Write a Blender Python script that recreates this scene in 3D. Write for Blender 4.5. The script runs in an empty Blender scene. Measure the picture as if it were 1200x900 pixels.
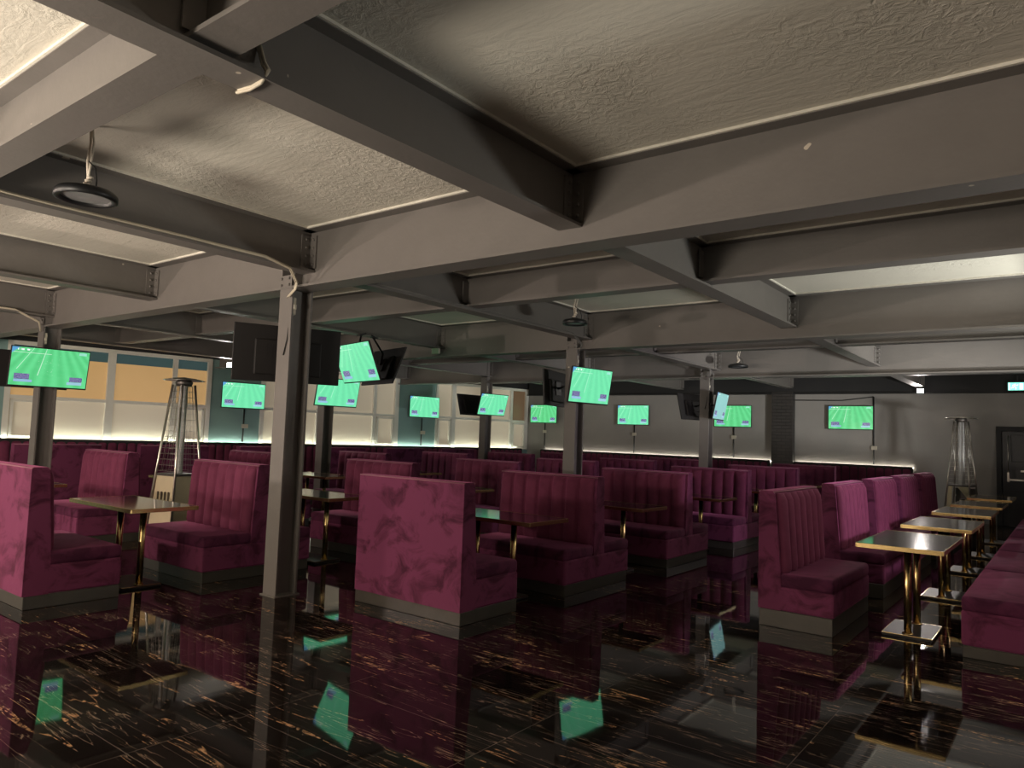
import bpy, bmesh, math, random
from mathutils import Matrix, Vector
R = math.radians
PI = math.pi
random.seed(7)
SC = bpy.context.scene
COL = SC.collection

# ------------------------------------------------------------------ camera, world, lamps, exposure
def make_camera():
    p, r, y = R(4.067), R(-2.054), R(-37.59)
    f0 = Vector((math.sin(y) * math.cos(p), math.cos(y) * math.cos(p), math.sin(p)))
    r0 = Vector((math.cos(y), -math.sin(y), 0))
    d0 = f0.cross(r0)
    rr = math.cos(r) * r0 + math.sin(r) * d0
    dd = -math.sin(r) * r0 + math.cos(r) * d0
    cam = bpy.data.cameras.new('camera')
    cam.sensor_width = 36.0
    cam.lens = 853.0 / 1200.0 * 36.0
    cam.clip_start = 0.02
    o = bpy.data.objects.new('camera', cam)
    m = Matrix((rr, -dd, -f0)).transposed().to_4x4()
    m.translation = Vector((0, 0, 1.6))
    o.matrix_world = m
    COL.objects.link(o)
    SC.camera = o
make_camera()

W = bpy.data.worlds.new('world')
W.use_nodes = True
W.node_tree.nodes['Background'].inputs[0].default_value = (0.02, 0.022, 0.03, 1)
W.node_tree.nodes['Background'].inputs[1].default_value = 1.0
SC.world = W
SC.view_settings.view_transform = 'Standard'
SC.view_settings.look = 'None'
SC.view_settings.exposure = 0.15
SC.view_settings.gamma = 1.0
SC.view_settings.use_curve_mapping = False

def lamp(name, kind, loc, energy, color, size=0.2, target=None, **kw):
    l = bpy.data.lights.new(name, kind)
    l.energy = energy
    l.color = color
    if kind == 'AREA':
        l.shape = 'DISK'
        l.size = size
    else:
        l.shadow_soft_size = size
    for k, v in kw.items():
        setattr(l, k, v)
    o = bpy.data.objects.new(name, l)
    o.location = loc
    if target is not None:
        o.rotation_euler = (Vector(target) - Vector(loc)).to_track_quat('-Z', 'Y').to_euler()
    COL.objects.link(o)
    return o

WARM = (1.0, 0.86, 0.68)
# the bar behind the camera: counter lamps standing at about 1.5 m
lamp('bar_lamp', 'POINT', (-11.2, -2.3, 1.55), 560, (1.0, 0.80, 0.68), 0.10)
lamp('bar_lamp', 'POINT', (-7.6, -2.6, 2.15), 430, (1.0, 0.84, 0.70), 0.12)
# soft uplights added out of view to brighten the near ceiling and beams
lamp('fill_uplight', 'AREA', (-7.6, -0.4, 0.95), 105, (1.0, 0.86, 0.73), 1.6, (-7.6, -0.4, 3.4))
lamp('fill_uplight', 'AREA', (-4.3, -3.6, 0.95), 720, (1.0, 0.89, 0.74), 2.2, (-4.6, -3.3, 3.4))
lamp('side_fill_uplight', 'AREA', (2.3, 8.5, 0.95), 340, (0.98, 1.0, 0.93), 1.6, (2.2, 8.6, 3.4))  # added unseen uplight, brightens the ceiling past the first girder
# flood lamps high on the walls
lamp('wall_flood', 'SPOT', (-2.80, 19.36, 3.0), 160, (1.0, 0.9, 0.85), 0.06, (-1.2, 12.0, 0.3), spot_size=R(120), spot_blend=0.6)
lamp('wall_flood', 'SPOT', (-15.15, 9.0, 2.98), 120, (1.0, 0.92, 0.88), 0.06, (-10, 7.5, 0.6), spot_size=R(120), spot_blend=0.6)
# spots added past the long seat to brighten the bench row and back wall
lamp('side_fill_spot', 'SPOT', (1.2, 9.3, 1.9), 330, (0.95, 0.82, 1.0), 0.10, (-2.4, 10.6, 0.7), spot_size=R(75), spot_blend=0.6)
lamp('side_fill_spot', 'SPOT', (2.9, 11.5, 1.0), 2600, (0.96, 0.96, 0.92), 0.25, (-11.5, 19.6, 2.3), spot_size=R(64), spot_blend=1.0)

# ------------------------------------------------------------------ node helpers and materials
class NT:
    def __init__(self, name):
        self.m = bpy.data.materials.new(name)
        self.m.use_nodes = True
        self.t = self.m.node_tree
        self.b = self.t.nodes['Principled BSDF']
    def n(self, typ, **kw):
        nd = self.t.nodes.new(typ)
        for k, v in kw.items():
            setattr(nd, k, v)
        return nd
    def l(self, a, b):
        self.t.links.new(a, b)
    def v(self, x, sock):
        if hasattr(x, 'is_output'):
            self.l(x, sock)
        else:
            sock.default_value = x
    def math(self, op, a, b=None, c=None, clamp=False):
        nd = self.n('ShaderNodeMath', operation=op, use_clamp=clamp)
        self.v(a, nd.inputs[0])
        if b is not None: self.v(b, nd.inputs[1])
        if c is not None: self.v(c, nd.inputs[2])
        return nd.outputs[0]
    def mix(self, f, a, b):
        nd = self.n('ShaderNodeMix', data_type='RGBA')
        self.v(f, nd.inputs[0])
        self.v(c4(a), nd.inputs[6])
        self.v(c4(b), nd.inputs[7])
        return nd.outputs[2]
    def coords(self, out='Object', scale=(1, 1, 1), rot=(0, 0, 0), loc=(0, 0, 0)):
        tc = self.n('ShaderNodeTexCoord')
        mp = self.n('ShaderNodeMapping')
        mp.inputs['Scale'].default_value = scale
        mp.inputs['Rotation'].default_value = rot
        mp.inputs['Location'].default_value = loc
        self.l(tc.outputs[out], mp.inputs[0])
        return mp.outputs[0]
    def noise(self, vec, scale, detail=3, rough=0.5, dist=0.0):
        nd = self.n('ShaderNodeTexNoise')
        nd.inputs['Scale'].default_value = scale
        nd.inputs['Detail'].default_value = detail
        nd.inputs['Roughness'].default_value = rough
        nd.inputs['Distortion'].default_value = dist
        self.l(vec, nd.inputs['Vector'])
        return nd.outputs['Fac']
    def ramp(self, f, stops):
        nd = self.n('ShaderNodeValToRGB')
        while len(nd.color_ramp.elements) < len(stops):
            nd.color_ramp.elements.new(0.5)
        for e, (p, c) in zip(nd.color_ramp.elements, stops):
            e.position = p
            e.color = c4(c)
        self.l(f, nd.inputs[0])
        return nd.outputs[0]
    def bump(self, h, strength=0.2, dist=0.02):
        nd = self.n('ShaderNodeBump')
        nd.inputs['Strength'].default_value = strength
        nd.inputs['Distance'].default_value = dist
        self.l(h, nd.inputs['Height'])
        self.l(nd.outputs[0], self.b.inputs['Normal'])

def c4(c):
    if hasattr(c, 'is_output'): return c
    if isinstance(c, (int, float)): return (c, c, c, 1)
    return tuple(c) if len(c) == 4 else (c[0], c[1], c[2], 1)

def plain(name, col, rough=0.5, metal=0.0, emit=None, estr=0.0, vary=0.0, vscale=6.0, bump=0.0):
    k = NT(name)
    k.b.inputs['Base Color'].default_value = c4(col)
    k.b.inputs['Roughness'].default_value = rough
    k.b.inputs['Metallic'].default_value = metal
    if emit:
        k.b.inputs['Emission Color'].default_value = c4(emit)
        k.b.inputs['Emission Strength'].default_value = estr
    if vary or bump:
        f = k.noise(k.coords(), vscale, 4, 0.6)
        if vary:
            k.l(k.mix(f, tuple(x * (1 - vary) for x in col[:3]), tuple(min(1, x * (1 + vary)) for x in col[:3])), k.b.inputs['Base Color'])
        if bump:
            k.bump(f, bump)
    return k.m

def mat_ceiling():
    k = NT('painted_plaster_ceiling')
    v = k.coords()
    big = k.noise(v, 0.7, 3)
    k.l(k.mix(big, (0.60, 0.565, 0.49), (0.72, 0.68, 0.59)), k.b.inputs['Base Color'])
    k.b.inputs['Roughness'].default_value = 0.8
    mask = k.ramp(k.noise(v, 0.9, 2), [(0.40, 0.12), (0.62, 1.0)])
    lumps = k.noise(v, 14, 5, 0.65, 1.2)
    lumps = k.math('POWER', lumps, 2.0)
    trowel = k.noise(k.coords(scale=(2.2, 9, 1)), 2.0, 3, 0.5, 0.8)
    h = k.math('ADD', k.math('MULTIPLY', lumps, mask), k.math('MULTIPLY', trowel, 0.25))
    k.bump(h, 0.5, 0.035)
    return k.m

def mat_beam():
    k = NT('dark_grey_steel_paint')
    v = k.coords()
    f = k.noise(v, 3.0, 5, 0.6)
    base = k.mix(f, (0.135, 0.122, 0.112), (0.175, 0.160, 0.148))
    chips = k.ramp(k.noise(v, 7.0, 2, 0.4), [(0.795, 0.0), (0.80, 1.0)])
    k.l(k.mix(chips, base, (0.5, 0.44, 0.36)), k.b.inputs['Base Color'])
    k.b.inputs['Roughness'].default_value = 0.5
    k.bump(k.noise(v, 30, 3), 0.06)
    return k.m

def mat_velvet(name, a, b, lo=0.36, hi=0.52):
    k = NT(name)
    v = k.coords(scale=(1, 1, 1.2))
    f = k.noise(v, 3.2, 5, 0.62, 0.9)
    m = k.ramp(f, [(lo, 0.0), (hi, 1.0)])
    k.l(k.mix(m, a, b), k.b.inputs['Base Color'])
    k.b.inputs['Roughness'].default_value = 0.8
    k.b.inputs['Specular IOR Level'].default_value = 0.12
    k.b.inputs['Sheen Weight'].default_value = 0.35
    k.b.inputs['Sheen Roughness'].default_value = 0.4
    k.b.inputs['Sheen Tint'].default_value = (0.75, 0.22, 0.42, 1)
    k.bump(k.noise(k.coords(), 9, 3), 0.12, 0.02)
    return k.m

def mat_floor():
    k = NT('black_marble_tiles')
    tc = k.n('ShaderNodeTexCoord')
    sep = k.n('ShaderNodeSeparateXYZ')
    k.l(tc.outputs['Object'], sep.inputs[0])
    TX, TY, OX, OY = 1.25, 0.65, -2.40, 1.79
    ux = k.math('DIVIDE', k.math('SUBTRACT', sep.outputs[0], OX), TX)
    uy = k.math('DIVIDE', k.math('SUBTRACT', sep.outputs[1], OY), TY)
    ix, iy = k.math('FLOOR', ux), k.math('FLOOR', uy)
    fx, fy = k.math('FRACT', ux), k.math('FRACT', uy)
    ex = k.math('MULTIPLY', k.math('MINIMUM', fx, k.math('SUBTRACT', 1.0, fx)), TX)
    ey = k.math('MULTIPLY', k.math('MINIMUM', fy, k.math('SUBTRACT', 1.0, fy)), TY)
    joint = k.math('LESS_THAN', k.math('MINIMUM', ex, ey), 0.0022)
    cb = k.n('ShaderNodeCombineXYZ')
    k.l(ix, cb.inputs[0]); k.l(iy, cb.inputs[1])
    wn = k.n('ShaderNodeTexWhiteNoise', noise_dimensions='3D')
    k.l(cb.outputs[0], wn.inputs[0])
    off = k.n('ShaderNodeVectorMath', operation='MULTIPLY_ADD')
    k.l(wn.outputs['Color'], off.inputs[0])
    off.inputs[1].default_value = (37, 37, 37)
    k.l(tc.outputs['Object'], off.inputs[2])
    def mapped(scale, ang):
        mp = k.n('ShaderNodeMapping')
        mp.inputs['Rotation'].default_value = (0, 0, ang)
        mp.inputs['Scale'].default_value = scale
        k.l(off.outputs[0], mp.inputs[0])
        return mp.outputs[0]
    def vein(scale, ang, freq, width, mscale, m0, m1, dist):
        v = mapped(scale, ang)
        r = k.math('ABSOLUTE', k.math('SUBTRACT', k.noise(v, freq, 3, 0.55, dist), 0.5))
        line = k.ramp(r, [(0.0, 1.0), (width, 0.0)])
        msk = k.ramp(k.noise(mapped((1, 1.6, 1), ang), mscale, 2, 0.5), [(m0, 0.0), (m1, 1.0)])
        return k.math('MULTIPLY', line, msk)
    gold = vein((0.26, 3.0, 1), 0.38, 1.7, 0.011, 1.7, 0.53, 0.58, 0.10)
    gold2 = vein((0.26, 3.0, 1), -0.42, 1.9, 0.009, 1.8, 0.55, 0.60, 0.10)
    fine = vein((0.30, 4.2, 1), 0.28, 3.6, 0.010, 2.2, 0.47, 0.55, 0.15)
    fine2 = vein((0.30, 3.8, 1), -0.62, 4.0, 0.009, 2.4, 0.50, 0.57, 0.15)
    speck = k.ramp(k.noise(mapped((2.2, 9, 1), 0.35), 5.0, 5, 0.7, 0.6), [(0.66, 0.0), (0.72, 1.0)])
    cloud = k.noise(mapped((1, 1, 1), 0), 1.6, 4)
    base = k.mix(cloud, (0.0025, 0.002, 0.002), (0.014, 0.009, 0.008))
    c0 = k.mix(k.math('MULTIPLY', speck, 0.45), base, (0.20, 0.14, 0.105))
    c1 = k.mix(k.math('MULTIPLY', k.math('MAXIMUM', fine, fine2), 0.6), c0, (0.36, 0.25, 0.18))
    brk = k.ramp(k.noise(mapped((3, 3, 1), 0.4), 9.0, 4, 0.7), [(0.42, 0.0), (0.58, 1.0)])
    c2 = k.mix(k.math('MULTIPLY', k.math('MULTIPLY', k.math('MAXIMUM', gold, gold2), brk), 0.9), c1, (0.62, 0.35, 0.18))
    c3 = k.mix(k.math('MULTIPLY', joint, 0.6), c2, (0.15, 0.12, 0.105))
    k.l(c3, k.b.inputs['Base Color'])
    k.b.inputs['Roughness'].default_value = 0.035
    k.b.inputs['IOR'].default_value = 1.43
    k.bump(k.noise(tc.outputs['Object'], 2.3, 2), 0.022, 0.02)
    return k.m

def mat_wall(name, a, b, rough=0.7):
    k = NT(name)
    v = k.coords()
    f = k.noise(v, 1.3, 5, 0.6)
    k.l(k.mix(f, a, b), k.b.inputs['Base Color'])
    k.b.inputs['Roughness'].default_value = rough
    k.bump(k.noise(v, 7, 4), 0.12)
    return k.m

def mat_brick():
    k = NT('dark_painted_brick')
    tc = k.n('ShaderNodeTexCoord')
    sep = k.n('ShaderNodeSeparateXYZ')
    k.l(tc.outputs['Object'], sep.inputs[0])
    cb = k.n('ShaderNodeCombineXYZ')
    k.l(k.math('ADD', sep.outputs[0], sep.outputs[1]), cb.inputs[0]); k.l(sep.outputs[2], cb.inputs[1])
    br = k.n('ShaderNodeTexBrick')
    k.l(cb.outputs[0], br.inputs[0])
    br.inputs['Color1'].default_value = (0.030, 0.027, 0.026, 1)
    br.inputs['Color2'].default_value = (0.042, 0.038, 0.036, 1)
    br.inputs['Mortar'].default_value = (0.016, 0.014, 0.014, 1)
    br.inputs['Scale'].default_value = 1.0
    br.inputs['Brick Width'].default_value = 0.23
    br.inputs['Row Height'].default_value = 0.085
    br.inputs['Mortar Size'].default_value = 0.008
    k.l(br.outputs['Color'], k.b.inputs['Base Color'])
    k.bump(k.math('SUBTRACT', 1.0, br.outputs['Fac']), 0.6, 0.01)
    return k.m

def mat_screen(name, tint, strength, seed, wash=0.0):
    """a football pitch seen from the stand, with two panels of people at the foot and a score strip"""
    k = NT(name)
    tc = k.n('ShaderNodeTexCoord')
    sep = k.n('ShaderNodeSeparateXYZ')
    k.l(tc.outputs['UV'], sep.inputs[0])
    u, v = sep.outputs[0], sep.outputs[1]
    depth = k.math('SUBTRACT', 1.75, v)
    px = k.math('DIVIDE', k.math('SUBTRACT', u, 0.52), depth)
    st = k.math('SINE', k.math('MULTIPLY', px, 52.0))
    stripe = k.math('MULTIPLY_ADD', st, 0.5, 0.5)
    soft = k.noise(tc.outputs['UV'], 9.0 + seed, 3)
    g1 = k.mix(stripe, (0.060, 0.54, 0.165), (0.105, 0.68, 0.245))
    g1 = k.mix(k.math('MULTIPLY', soft, 0.25), g1, (0.30, 0.85, 0.45))
    def band(x, c, w):
        return k.math('LESS_THAN', k.math('ABSOLUTE', k.math('SUBTRACT', x, c)), w)
    def rect(x0, x1, y0, y1):
        return k.math('MULTIPLY', band(u, (x0 + x1) / 2, (x1 - x0) / 2), band(v, (y0 + y1) / 2, (y1 - y0) / 2))
    line = k.math('MULTIPLY', band(px, -0.115, 0.0045), k.math('GREATER_THAN', v, 0.28))
    line2 = k.math('MULTIPLY', band(px, -0.33, 0.004), k.math('GREATER_THAN', v, 0.42))
    touch = k.math('MULTIPLY', band(v, 0.865, 0.007), k.math('LESS_THAN', u, 0.5))
    c = k.mix(k.math('MULTIPLY', k.math('MAXIMUM', k.math('MAXIMUM', line, line2), touch), 0.7), g1, (0.72, 0.95, 0.78))
    sp = k.n('ShaderNodeTexVoronoi')
    sp.inputs['Scale'].default_value = 26
    k.l(tc.outputs['UV'], sp.inputs['Vector'])
    players = k.math('MULTIPLY', k.math('LESS_THAN', sp.outputs['Distance'], 0.14), rect(0.33, 0.62, 0.30, 0.86))
    c = k.mix(k.math('MULTIPLY', players, 0.55), c, (0.75, 0.9, 0.8))
    c = k.mix(wash, c, tint)
    # panels of people
    cells = k.n('ShaderNodeTexVoronoi')
    cells.inputs['Scale'].default_value = 42
    k.l(tc.outputs['UV'], cells.inputs['Vector'])
    crowd = k.ramp(k.math('FRACT', k.math('MULTIPLY', cells.outputs['Distance'], 5.0)), [(0.40, (0.010, 0.010, 0.10)), (0.66, (0.06, 0.07, 0.42)), (0.92, (0.75, 0.68, 0.85))])
    c = k.mix(rect(0.06, 0.25, 0.16, 0.31), c, crowd)
    c = k.mix(rect(0.77, 0.94, 0.16, 0.29), c, crowd)
    c = k.mix(k.math('MULTIPLY', rect(0.06, 0.29, 0.09, 0.155), 0.75), c, (0.35, 0.42, 0.85))
    c = k.mix(k.math('MULTIPLY', rect(0.74, 0.94, 0.08, 0.155), 0.75), c, (0.40, 0.55, 0.85))
    # score strip: blue corner and a pale row of marks
    corner = k.math('LESS_THAN', k.math('ADD', u, k.math('MULTIPLY', k.math('SUBTRACT', 1.0, v), 0.6)), 0.10)
    c = k.mix(k.math('MULTIPLY', corner, 0.8), c, (0.10, 0.28, 0.72))
    marks = k.math('GREATER_THAN', k.noise(k.coords('UV', scale=(70, 6, 1)), 1.0, 1), 0.47)
    c = k.mix(k.math('MULTIPLY', k.math('MULTIPLY', rect(0.07, 0.24, 0.92, 0.965), marks), 0.95), c, (0.95, 0.97, 1.0))
    c = k.mix(k.math('MULTIPLY', rect(0.86, 0.96, 0.90, 0.97), 0.6), c, (0.45, 0.80, 0.80))
    k.b.inputs['Base Color'].default_value = (0.01, 0.01, 0.012, 1)
    k.b.inputs['Roughness'].default_value = 0.25
    k.l(c, k.b.inputs['Emission Color'])
    k.b.inputs['Emission Strength'].default_value = strength
    return k.m

def mat_pane(name, a, b, strength, base=None):
    """frosted glass lit from the street side"""
    k = NT(name)
    f = k.noise(k.coords(), 0.8, 3)
    col = k.mix(f, a, b)
    if base: k.b.inputs['Base Color'].default_value = c4(base)
    else: k.l(col, k.b.inputs['Base Color'])
    k.l(col, k.b.inputs['Emission Color'])
    k.b.inputs['Emission Strength'].default_value = strength
    k.b.inputs['Roughness'].default_value = 0.4
    return k.m

def mat_glass():
    k = NT('clear_glass_tube')
    k.b.inputs['Base Color'].default_value = (0.85, 0.85, 0.85, 1)
    k.b.inputs['Roughness'].default_value = 0.15
    k.b.inputs['Transmission Weight'].default_value = 0.5
    k.b.inputs['IOR'].default_value = 1.2
    return k.m

M = dict(
    ceiling=mat_ceiling(), beam=mat_beam(), floor=mat_floor(), brick=mat_brick(), glass=mat_glass(),
    wall=mat_wall('grey_plaster_wall', (0.27, 0.25, 0.235), (0.35, 0.33, 0.305)),
    pier=mat_wall('grey_green_painted_pier', (0.20, 0.32, 0.31), (0.26, 0.41, 0.395)),
    dark=mat_wall('black_painted_wall', (0.012, 0.012, 0.013), (0.02, 0.019, 0.02)),
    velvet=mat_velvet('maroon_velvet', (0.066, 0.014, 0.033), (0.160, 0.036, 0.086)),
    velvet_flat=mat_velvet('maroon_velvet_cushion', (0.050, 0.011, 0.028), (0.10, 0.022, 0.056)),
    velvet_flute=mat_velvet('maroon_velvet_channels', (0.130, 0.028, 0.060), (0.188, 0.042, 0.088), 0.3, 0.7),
    plinth=plain('dull_grey_laminate', (0.055, 0.050, 0.042), 0.35, vary=0.3),
    piping=plain('pale_worn_piping', (0.26, 0.10, 0.14), 0.6),
    brass=plain('polished_brass', (0.72, 0.52, 0.24), 0.24, 1.0, vary=0.06),
    top=plain('black_lacquer_table_top', (0.016, 0.015, 0.016), 0.10, vary=0.5, vscale=30),
    black=plain('black_plastic', (0.010, 0.010, 0.011), 0.45, vary=0.3),
    back=plain('matt_black_television_back', (0.012, 0.010, 0.010), 0.6, vary=0.2),
    steel=plain('brushed_steel', (0.62, 0.58, 0.53), 0.3, 1.0, vary=0.1),
    darksteel=plain('sooty_steel', (0.10, 0.09, 0.085), 0.45, 0.8, vary=0.2),
    white=plain('yellowed_white_plastic', (0.62, 0.57, 0.46), 0.5, vary=0.1),
    cable=plain('cream_cable_sheath', (0.55, 0.49, 0.38), 0.55, vary=0.15),
    greycable=plain('grey_cable_sheath', (0.16, 0.15, 0.14), 0.55, vary=0.2),
    bead=plain('pale_plaster_edge', (0.68, 0.65, 0.57), 0.8, vary=0.2, vscale=20),
    blackcable=plain('black_cable_sheath', (0.012, 0.012, 0.012), 0.5),
    frame=plain('white_painted_window_frame', (0.80, 0.79, 0.72), 0.5, vary=0.08),
    pane_top=mat_pane('amber_frosted_pane', (0.36, 0.215, 0.085), (0.42, 0.27, 0.12), 0.80),
    pane_gap=mat_pane('dark_clear_pane', (0.030, 0.060, 0.062), (0.045, 0.085, 0.085), 0.55),
    pane_low=mat_pane('grey_frosted_pane', (0.235, 0.185, 0.125), (0.27, 0.22, 0.155), 0.58, (0.60, 0.56, 0.47)),
    pane_brown=mat_pane('brown_frosted_pane', (0.09, 0.055, 0.03), (0.13, 0.08, 0.045), 0.6),
    led=plain('led_strip', (0.9, 1, 0.95), 0.5, emit=(0.95, 1.0, 0.82), estr=24.0),
    led_dim=plain('dim_led_strip', (0.9, 1, 0.95), 0.5, emit=(1.0, 0.94, 0.80), estr=22.0),
    lampface=plain('lit_lamp_face', (1, 1, 1), 0.4, emit=(1.0, 0.9, 0.88), estr=70.0),
    unlit=plain('unlit_lamp_diffuser', (0.20, 0.20, 0.20), 0.4, vary=0.3, vscale=20),
    door=plain('black_door_paint', (0.014, 0.014, 0.016), 0.4, vary=0.2),
    signface=plain('exit_sign_panel', (0.3, 0.9, 0.8), 0.4, emit=(0.28, 1.0, 0.80), estr=1.1),
    signmark=plain('exit_sign_mark', (0.9, 1, 1), 0.4, emit=(0.85, 1.0, 1.0), estr=1.6),
    louvre=plain('dark_slot', (0.05, 0.035, 0.02), 0.7),
    cream=plain('cream_heater_panel', (0.62, 0.53, 0.36), 0.35, 0.3, vary=0.1),
    chain=plain('grubby_white_chain', (0.60, 0.53, 0.44), 0.5, vary=0.3, vscale=40),
)
SCREENS = [mat_screen('pitch_broadcast_green', (0.2, 0.8, 0.4), 0.92, 0, 0.08),
           mat_screen('pitch_broadcast_bright', (0.24, 0.92, 0.62), 0.97, 3, 0.42),
           mat_screen('pitch_broadcast_pale', (0.30, 0.55, 0.62), 0.95, 6, 0.82)]

# ------------------------------------------------------------------ mesh helpers
class MB:
    def __init__(self): self.bm = bmesh.new()
    def box(self, c, s, r=0.0, seg=2, rot=None):
        res = bmesh.ops.create_cube(self.bm, size=1.0)
        vs = res['verts']
        bmesh.ops.scale(self.bm, vec=s, verts=vs)
        if r > 0:
            es = list({e for v in vs for e in v.link_edges})
            out = bmesh.ops.bevel(self.bm, geom=es, offset=min(r, 0.49 * min(s)), segments=seg, affect='EDGES', profile=0.5)
            vs = list({v for f in out['faces'] for v in f.verts} | {v for v in vs if v.is_valid})
        if rot is not None:
            bmesh.ops.rotate(self.bm, cent=(0, 0, 0), matrix=rot, verts=vs)
        bmesh.ops.translate(self.bm, vec=c, verts=vs)
        return self
    def prism(self, pts, a0, a1, axis='X'):
        """polygon pts in the plane across axis, extruded from a0 to a1"""
        def P(p, a):
            return {'X': (a, p[0], p[1]), 'Y': (p[0], a, p[1]), 'Z': (p[0], p[1], a)}[axis]
        v0 = [self.bm.verts.new(P(p, a0)) for p in pts]
        v1 = [self.bm.verts.new(P(p, a1)) for p in pts]
        n = len(pts)
        self.bm.faces.new(v0); self.bm.faces.new(v1[::-1])
        for i in range(n):
            self.bm.faces.new((v0[i], v1[i], v1[(i + 1) % n], v0[(i + 1) % n]))
        return self
    def tube(self, pts, r, seg=8, cap=True):
        pts = [Vector(p) for p in pts]
        rings = []
        ref = None
        for i, p in enumerate(pts):
            d = (pts[min(i + 1, len(pts) - 1)] - pts[max(i - 1, 0)]).normalized()
            if ref is None:
                ref = d.orthogonal().normalized()
            a = (ref - d * ref.dot(d))
            a = a.normalized() if a.length > 1e-6 else d.orthogonal().normalized()
            ref = a
            b = d.cross(a)
            rad = r[i] if isinstance(r, (list, tuple)) else r
            rings.append([self.bm.verts.new(p + (a * math.cos(2 * PI * k / seg) + b * math.sin(2 * PI * k / seg)) * rad) for k in range(seg)])
        for A, B in zip(rings, rings[1:]):
            for k in range(seg):
                f = self.bm.faces.new((A[k], A[(k + 1) % seg], B[(k + 1) % seg], B[k]))
                f.smooth = True
        if cap:
            self.bm.faces.new(rings[0][::-1]); self.bm.faces.new(rings[-1])
        return self
    def lathe(self, prof, c=(0, 0, 0), seg=24):
        """prof: list of (radius, z)"""
        rings = []
        for r, z in prof:
            if r < 1e-5:
                rings.append([self.bm.verts.new((c[0], c[1], c[2] + z))])
            else:
                rings.append([self.bm.verts.new((c[0] + r * math.cos(2 * PI * k / seg), c[1] + r * math.sin(2 * PI * k / seg), c[2] + z)) for k in range(seg)])
        for A, B in zip(rings, rings[1:]):
            for k in range(seg):
                a0, a1 = A[k % len(A)], A[(k + 1) % len(A)]
                b0, b1 = B[k % len(B)], B[(k + 1) % len(B)]
                vs = []
                for v in (a0, a1, b1, b0):
                    if v not in vs: vs.append(v)
                if len(vs) > 2:
                    f = self.bm.faces.new(vs); f.smooth = True
        return self
    def build(self, name, mat, parent=None, loc=None, recalc=True):
        if recalc:
            bmesh.ops.recalc_face_normals(self.bm, faces=self.bm.faces)
        me = bpy.data.meshes.new(name)
        self.bm.to_mesh(me); self.bm.free()
        me.materials.append(mat)
        o = bpy.data.objects.new(name, me)
        COL.objects.link(o)
        if parent is not None: o.parent = parent
        if loc is not None: o.location = loc
        return o

def tag(o, label=None, cat=None, group=None, kind=None):
    if label: o['label'] = label
    if cat: o['category'] = cat
    if group: o['group'] = group
    if kind: o['kind'] = kind
    return o
def thing(name, label, cat, loc=(0, 0, 0), rz=0.0, group=None, rx=0.0):
    o = bpy.data.objects.new(name, None)
    o.empty_display_size = 0.2
    o.location = loc
    o.rotation_euler = (rx, 0, rz)
    COL.objects.link(o)
    return tag(o, label, cat, group)
def dup(root, loc, rz, label, group=None):
    r = root.copy(); COL.objects.link(r)
    r.location = loc; r.rotation_euler = (0, 0, rz)
    r['label'] = label
    if group: r['group'] = group
    for ch in list(root.children):
        c = ch.copy(); COL.objects.link(c); c.parent = r
        for g in list(ch.children):
            d = g.copy(); COL.objects.link(d); d.parent = c
    return r
def struct(mb, name, mat, label=None, cat=None, group=None):
    o = mb.build(name, mat)
    return tag(o, label, cat, group, 'structure')

# ------------------------------------------------------------------ room shell
CEIL = 3.52
BACK = 19.7
CX = -14.434                                   # corner of window wall and back wall
WA = R(9.5)
WU = Vector((math.sin(WA), math.cos(WA), 0))    # along the window wall, towards the corner
WN = Vector((math.cos(WA), -math.sin(WA), 0))   # into the room
def wp(s, z, d=0.0):
    p = Vector((CX, BACK, 0)) + WU * s + WN * d
    return Vector((p.x, p.y, z))
WROT = Matrix.Rotation(-WA, 3, 'Z')
S_END = -26.4                                  # window wall reaches the front wall
FRONT = -6.3
XR = 3.4

mb = MB(); mb.prism([(wp(0, 0).x, BACK), (XR, BACK), (XR, FRONT), (wp(S_END, 0).x, FRONT)], -0.12, 0.0, 'Z')
struct(mb, 'floor', M['floor'], 'glossy black marble tile floor with gold veins', 'floor')
mb = MB(); mb.prism([(wp(0, 0).x - .2, BACK + .2), (XR + .2, BACK + .2), (XR + .2, FRONT - .2), (wp(S_END, 0).x - .2, FRONT - .2)], CEIL, CEIL + 0.15, 'Z')
struct(mb, 'ceiling', M['ceiling'], 'rough painted plaster ceiling between dark steel beams', 'ceiling')
mb = MB(); mb.box(((CX + XR) / 2, BACK + .1, CEIL / 2), (XR - CX + .4, .2, CEIL))
struct(mb, 'wall_back', M['wall'], 'grey plaster wall carrying four televisions', 'wall')
mb = MB(); mb.box((XR + .1, (BACK + FRONT) / 2, CEIL / 2), (.2, BACK - FRONT, CEIL))
struct(mb, 'wall_right', M['wall'], 'grey wall outside the picture on the lamp side', 'wall')
mb = MB(); mb.box(((wp(S_END, 0).x + XR) / 2, FRONT - .1, CEIL / 2), (XR - wp(S_END, 0).x + .4, .2, CEIL))
struct(mb, 'wall_front', M['wall'], 'grey wall behind the camera', 'wall')

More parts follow.
